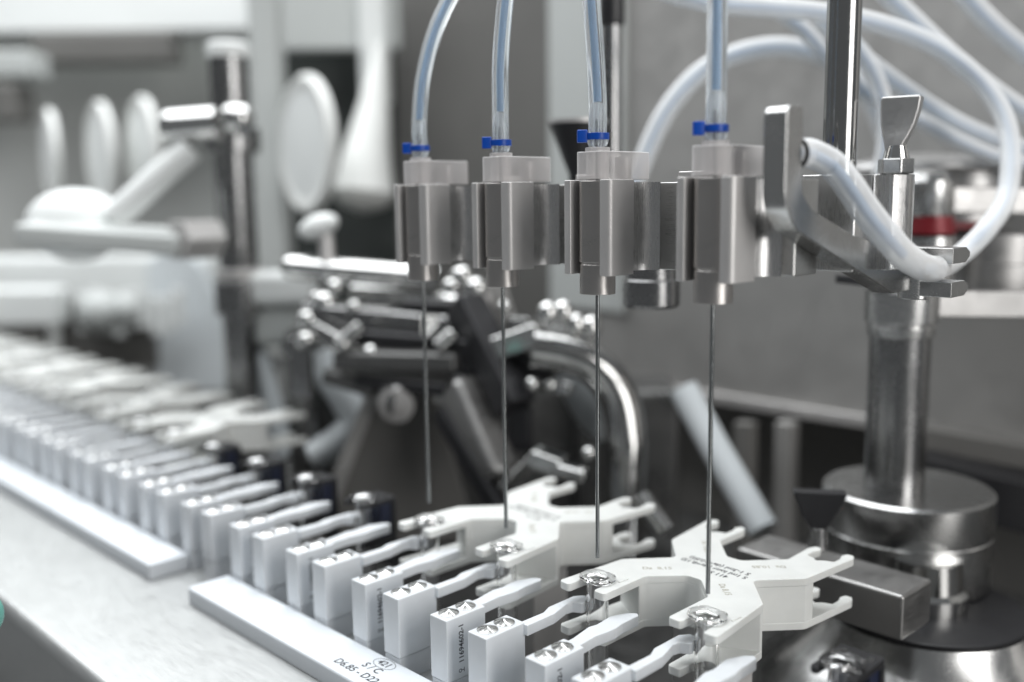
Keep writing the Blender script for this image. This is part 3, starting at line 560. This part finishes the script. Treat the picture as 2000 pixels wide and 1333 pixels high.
m = MB(); m.prism(fil([(-26, -90, 0), (72, -90, 0), (66, -10, 40), (34, 74, 40), (-26, 84, 30)], 8), -8, 8, 'xz', (-805.3, 275.5, -104.6), 0.79); m.build('end_shell', 'cover', t, 3)
m = MB(); m.slab((-849.9, 212.3, -122.2, 116.2, 82.5), 20); m.build('dark_insert', 'wall_dark', t, 3)
m = MB(); m.ball((-828.8, 196.6, -93.0), 26); m.ball((-806.0, 220.2, -90.5), 22); m.build('knob', 'frame', t)
for k in range(9):
    m = MB(); m.slab((-833.6, 177.3, -93.1, 10.6, 44.3), 10, du=k * 14.0, dz=6 * math.sin(k * 1.7)); m.build('tooth', 'white', t, 1)
m = MB(); m.slab((-879.6, 117.9, -85.3, 98.4, 43.9), 40); m.build('side_box', 'white', t, 5)
m = MB(); m.slab((-893.1, 111.9, -117.5, 82.7, 28.4), 20); m.build('side_base', 'wall_dark', t, 2)

# ------------------------------------------------------------------ far left wall with windows and glove ports
t = thing('window_frame', (-542.2, 251.4, 88.5), 'blurred pale window post left of the glove ports', 'frame')
m = MB(); m.slab((-541.4, 254.3, 98.3, 27.9, 318.4), 40); m.build('post', 'frame', t, 4)
m = MB(); m.slab((-571.0, 367.1, 232.0, 125.0, 83.5), 20); m.build('header', 'frame', t, 3)
m = MB(); m.slab((-620.5, 393.4, 46.3, 134.6, 316.3), 10); m.build('pane', 'pane', t)
m = MB(); m.slab((-535.8, 382.2, 202.0, 29.9, 138.8), 30); m.build('jamb', 'white', t, 4)
def port(cx_, r, yaw, label):
    t = thing('glove_port', cx_, label, 'glove port', 'white glove ports on the isolator wall')
    ax = (math.sin(yaw), -math.cos(yaw), 0)
    m = MB(); m.ring([(r, 0), (r, 4), (r * 0.95, 8), (r * 0.84, 8), (r * 0.74, 5)], cx_, ax, 40); m.build('ring', 'glove', t)
    m = MB(); m.ring([(r * 0.8, 6), (r * 0.4, 7.5), (r * 0.05, 8)], cx_, ax, 40); m.build('cuff', 'white', t)
    return t
port((-475.9, 260.2, 84.3), 64, 0.79 - 0.98, 'tall white oval glove port nearest left of the needles')
port((-988.8, 217.5, 95.3), 55, 0.79 - 1.0, 'small blurred white glove port at the far left')
port((-893.5, 241.5, 92.1), 62, 0.79 - 0.95, 'blurred white glove port, left one of the touching pair')
port((-838.4, 269.2, 95.4), 62, 0.79 - 0.95, 'blurred white glove port, right one of the touching pair')
t = thing('glove_sleeve', (-502.5, 347.3, 79.2), 'blurred white glove sleeve hanging beside the oval port', 'sleeve')
m = MB(); m.tube([(-513.2, 374.0, 190.9), (-507.5, 360.2, 130.9), (-503.4, 345.2, 74.1), (-501.6, 335.9, 20.4)], lambda u: 5 + 30 * u if u < 0.85 else 32.5 * math.sqrt(max(0.01, 1 - ((u - 0.85) / 0.15) ** 2)) , 24); m.build('sleeve', 'glove', t)
b = MB(); b.slab((-1279.0, 447.3, 193.0, 1243.6, 829.1), 20); tag(b.build('room_wall', 'room', None), 'blurred grey far wall of the room at upper left', 'wall')
t = thing('ceiling_box', (-1091.3, 372.6, 302.3), 'blurred white ceiling cabinet in the top left corner', 'cabinet')
m = MB(); m.slab((-1158.7, 317.9, 368.0, 623.9, 188.6), 120); m.build('body', 'white', t, 5)
m = MB(); m.slab((-1093.8, 329.8, 247.3, 193.1, 38.6), 60); m.build('dark_strip', 'wall_dark', t, 3)  # separate dark grey slab just below the cabinet body
t = thing('dark_cabinet', (-1087.9, 203.5, 165.1), 'dark blurred equipment box at the left edge', 'box')
m = MB(); m.slab((-1104.9, 186.3, 165.4, 59.3, 47.2), 60); m.build('body', 'wall_dark', t, 5)
m = MB(); m.slab((-1102.1, 199.5, 215.2, 80.8, 33.7), 60); m.build('top', 'frame', t, 5)

# ------------------------------------------------------------------ middle: sensor and guide mechanism
t = thing('cross_rail', (-202.9, 113.2, -15.7), 'blurred bright round rail lying across behind the left needle', 'rail')
m = MB(); m.cyl((-242.4, 88.7, -9.9), (-166.5, 149.5, -17.9), 8.0); m.ball((-242.4, 88.7, -9.9), 8.0); m.build('rod', 'chrome', t)
m = MB(); m.cyl((-220.6, 121.4, -28.0), (-153.4, 159.6, -33.5), 6.2); m.build('lower_rod', 'chrome', t)
m = MB(); m.cyl((-221.9, 102.8, -7.5), (-224.5, 103.9, 10.7), 5); m.build('knob_stem', 'satin', t)
m = MB(); m.ball((-228.4, 101.2, 16.3), 14, 8, 8, rot=Matrix.Rotation(0.75, 3, 'Z') @ Matrix.Rotation(-0.35, 3, 'Y')); m.build('knob', 'white', t)
t = thing('sensor_mount', (-152.8, 98.0, -55.8), 'dark jointed sensor mount with chrome bolts in the background', 'mount')
m = MB(); m.bar((-223.9, 87.0, -38.9), (-133.0, 134.6, -45.3), 22, 16); m.build('upper_arm', 'dark_steel', t, 3)
m = MB(); m.bar((-181.1, 92.1, -49.9), (-137.3, 121.4, -53.2), 18, 9); m.build('slot_bar', 'black', t, 2)
m = MB(); m.bar((-182.4, 80.9, -63.2), (-114.1, 121.4, -62.7), 20, 12); m.build('slide', 'table', t, 3)
m = MB(); m.bar((-123.8, 133.1, -28.7), (-73.8, 128.3, -87.3), 20, 22); m.build('slanted_arm', 'black', t, 3)
m = MB(); m.bar((-119.9, 109.6, -91.0), (-66.2, 109.6, -145.4), 9, 12); m.build('slanted_rail', 'black', t, 2)
m = MB(); m.bar((-113.9, 118.9, -76.0), (-77.3, 116.6, -126.6), 22, 24); m.build('cover_plate', 'dull', t, 5)
m = MB(); m.prism([(-24, 26), (10, 26), (24, -20), (2, -22)], -3, 3, 'xz', (-118.7, 149.4, -44.0), 0.79); m.build('gusset', 'wall', t, 1)
m = MB(); m.bar((-112.4, 138.9, -55.9), (-85.7, 151.6, -55.9), 8, 6); m.build('clamp_bar', 'chrome', t, 2)
m = MB(); m.cyl((-157.0, 102.1, -84.9), (-142.1, 102.1, -88.3), 13); m.build('lens_barrel', 'dark_steel', t, 3)
m = MB(); m.ring([(11, 0), (11, 3), (0.5, 5)], (-144.8, 96.3, -89.3), (0.6, -0.75, -0.2), 28); m.build('lens', 'satin', t)
m = MB(); m.cyl((-120.7, 109.3, -53.9), (-114.7, 117.2, -45.0), 4.4); m.build('capsule_bolt', 'chrome', t, 1.5)
m = MB(); m.cyl((-173.8, 77.2, -53.0), (-166.2, 87.3, -42.1), 4.0); m.build('pin', 'chrome', t, 1)
m = MB(); m.tube([(-132.0, 116.5, -68.5), (-124.6, 124.5, -65.5), (-120.4, 126.8, -74.8), (-123.8, 121.2, -85.5), (-130.5, 114.8, -83.9)], 5, 12); m.build('cable_clip', 'chrome', t)
m = MB(); m.cyl((-174.8, 107.5, -41.3), (-160.7, 114.5, -41.8), 4.5); m.build('pin', 'chrome', t, 1.5)
for (q, r) in (((-208.7, 89.6, -31.4), 7), ((-205.0, 95.3, -21.8), 5), ((-216.3, 89.4, -29.6), 5), ((-215.5, 80.5, -41.9), 6), ((-173.3, 77.6, -53.9), 5), ((-202.1, 70.2, -52.7), 5), ((-145.3, 97.0, -83.2), 3), ((-186.9, 96.9, -33.1), 4), ((-161.3, 88.8, -58.8), 5), ((-126.3, 133.7, -13.3), 6), ((-130.1, 128.6, -19.4), 5), ((-120.1, 138.3, -21.1), 7)):
    m = MB(); m.ball(q, r * 1.2, r * 0.9, r, rot=Matrix.Rotation(0.6, 3, 'Z') @ Matrix.Rotation(-0.5, 3, 'Y')); m.build('bolt', 'chrome', t)
for (a, c, w, h, mt) in (((-239.5, 80.0, -65.9), (-223.1, 86.0, -48.1), 10, 10, 'mirror'), ((-172.3, 88.5, -75.9), (-116.8, 115.3, -79.0), 14, 8, 'black'), ((-203.8, 77.3, -45.5), (-169.7, 87.3, -59.5), 9, 12, 'mirror'), ((-164.3, 119.8, -33.5), (-131.8, 138.0, -34.7), 12, 10, 'black'), ((-194.3, 80.9, -74.3), (-162.8, 96.7, -82.3), 16, 10, 'table'), ((-132.9, 117.5, -59.2), (-107.8, 128.2, -61.0), 12, 22, 'black'), ((-95.9, 140.1, -61.2), (-62.7, 151.4, -65.1), 16, 12, 'black'), ((-91.6, 142.0, -73.4), (-58.6, 160.1, -77.9), 10, 8, 'mirror'), ((-68.6, 110.1, -131.0), (-54.5, 129.2, -108.3), 9, 9, 'mirror')):
    m = MB(); m.bar(a, c, w, h); m.build('link', mt, t, 2)
for (q, r) in (((-62.1, 129.2, -70.9), 4), ((-54.9, 136.4, -71.6), 4), ((-26.4, 136.5, -106.2), 4), ((-15.9, 168.7, -106.1), 4), ((-98.8, 143.5, -31.0), 4), ((-101.6, 135.0, -58.1), 4)):
    m = MB(); m.ball(q, r); m.build('bolt', 'chrome', t)
for (q, w, h, yaw, mt) in (((-118.0, 138.3, -31.9), 22, 15, 1.3, 'satin'), ((-88.5, 143.7, -45.5), 16, 18, 0.3, 'mirror'), ((-173.2, 102.4, -39.0), 20, 12, 0.5, 'dull'), ((-224.1, 79.5, -74.3), 14, 40, 0.6, 'dark_steel'), ((-136.5, 117.0, -43.8), 12, 14, 1.1, 'mirror'), ((-72.7, 127.0, -99.0), 14, 26, 0.4, 'black')):
    m = MB(); m.slab((*q, w, h), 8, yaw); m.build('plate', mt, t, 1.2)
t = thing('angled_plate', (-164.5, 129.4, -124.4), 'blurred grey sloping plate behind the leftmost needle', 'plate')
m = MB(); m.prism([(-72, -70), (44, -70), (16, 36), (-22, 44)], -4, 4, 'xz', (-177.2, 131.1, -123.5), 0.9); m.build('plate', 'wall_dark', t, 2)
m = MB(); m.prism([(-72, -70), (-60, -70), (-14, 44), (-22, 44)], -6, -4.1, 'xz', (-177.2, 131.1, -123.5), 0.9); m.build('edge_strip', 'wall', t, 0.5)
t = thing('dark_machine_block', (-192.1, 189.8, -114.5), 'dark machine block behind the bent chrome pipe', 'block')
m = MB(); m.slab((-219.5, 186.2, -137.0, 212.7, 156.7), 60); m.build('body', 'table', t, 6)
m = MB(); m.slab((-98.0, 262.8, -152.7, 71.5, 107.3), 60); m.build('side_body', 'table', t, 6)
t = thing('pale_cover_box', (-317.0, 123.7, -31.3), 'blurred pale box right of the dark post, under the bright rail', 'box')
m = MB(); m.slab((-316.7, 124.0, -31.7, 49.9, 25.7), 30); m.build('lid', 'white', t, 7)
m = MB(); m.slab((-323.0, 125.9, -60.7, 42.2, 30.7), 20); m.build('body', 'frame', t, 7)
t = thing('bent_chrome_pipe', (-24.0, 155.8, -128.9), 'shiny bent chrome pipe behind the third needle', 'pipe')
m = MB(); m.tube([(-64.0, 131.5, -50.8), (-51.5, 143.5, -53.9), (-38.6, 155.1, -61.3), (-27.9, 162.6, -77.2), (-22.2, 163.5, -100.2), (-19.2, 160.0, -131.8), (-17.3, 154.7, -166.3)], 11.5, 24); m.build('pipe', 'mirror', t)
m = MB(); m.ball((-65.2, 181.4, -81.9), 16, 12, 34, rot=Matrix.Rotation(0.79, 3, 'Z') @ Matrix.Rotation(-0.35, 3, 'Y')); m.build('inner_disc', 'cover', t)
m = MB(); m.bar((-92.6, 130.7, -53.6), (-67.6, 143.7, -43.6), 16, 14); m.build('bracket', 'chrome', t, 2)
for q in ((-59.8, 139.8, -31.4), (-53.7, 146.1, -30.9), (-47.9, 150.4, -38.2), (-41.6, 156.4, -39.7)):
    m = MB(); m.ball(q, 6, 6, 7); m.build('bolt', 'chrome', t)
t = thing('chrome_clip', (-36.3, 118.1, -111.6), 'two shiny chrome clip plates behind the second carrier', 'clip')
m = MB(); m.bar((-48.1, 114.3, -107.2), (-32.3, 122.0, -112.2), 14, 10); m.build('plate', 'chrome', t, 1.5)
m = MB(); m.bar((-30.9, 116.4, -111.6), (-16.6, 123.1, -114.5), 10, 7); m.build('plate', 'chrome', t, 1.5)
m = MB(); m.cyl((34.7, 103.9, -110.7), (50.8, 103.0, -124.7), 5); m.build('pin', 'chrome', t)
t = thing('curved_hook', (-239.9, 109.4, -130.1), 'blurred pale curved hook behind the black holders', 'hook')
m = MB(); m.tube([(-258.9, 116.5, -72.3), (-252.5, 120.0, -86.5), (-240.4, 127.8, -107.9), (-236.6, 128.8, -122.1), (-245.3, 117.1, -136.1), (-254.7, 106.1, -143.0)], 11, 16); m.build('hook', 'cover', t)
t = thing('blue_panel_strip', (-377.1, 143.9, -125.7), 'blurred pale blue strip right of the dark post', 'strip')
m = MB(); m.bar((-353.2, 121.2, -74.7), (-309.6, 119.0, -159.4), 10, 24); m.build('strip', 'cover', t, 3)
t = thing('dark_stand', (-254.3, 99.2, -108.9), 'thin dark stand behind the black holders', 'stand')
sx_, sy_, sz_ = (-259.6, 105.4, -53.2)
m = MB(); m.cyl((sx_, sy_, -235), (sx_, sy_, sz_), 8); m.build('shaft', 'dark_steel', t)
# foreground corner
t = thing('teal_cap', (-25.0, -170.3, -100.8), 'teal plastic cap at the left edge below the steel bed', 'cap')
m = MB(); m.ball((-25.2, -170.7, -101.7), 5, 5, 7); m.build('cap', 'teal', t)
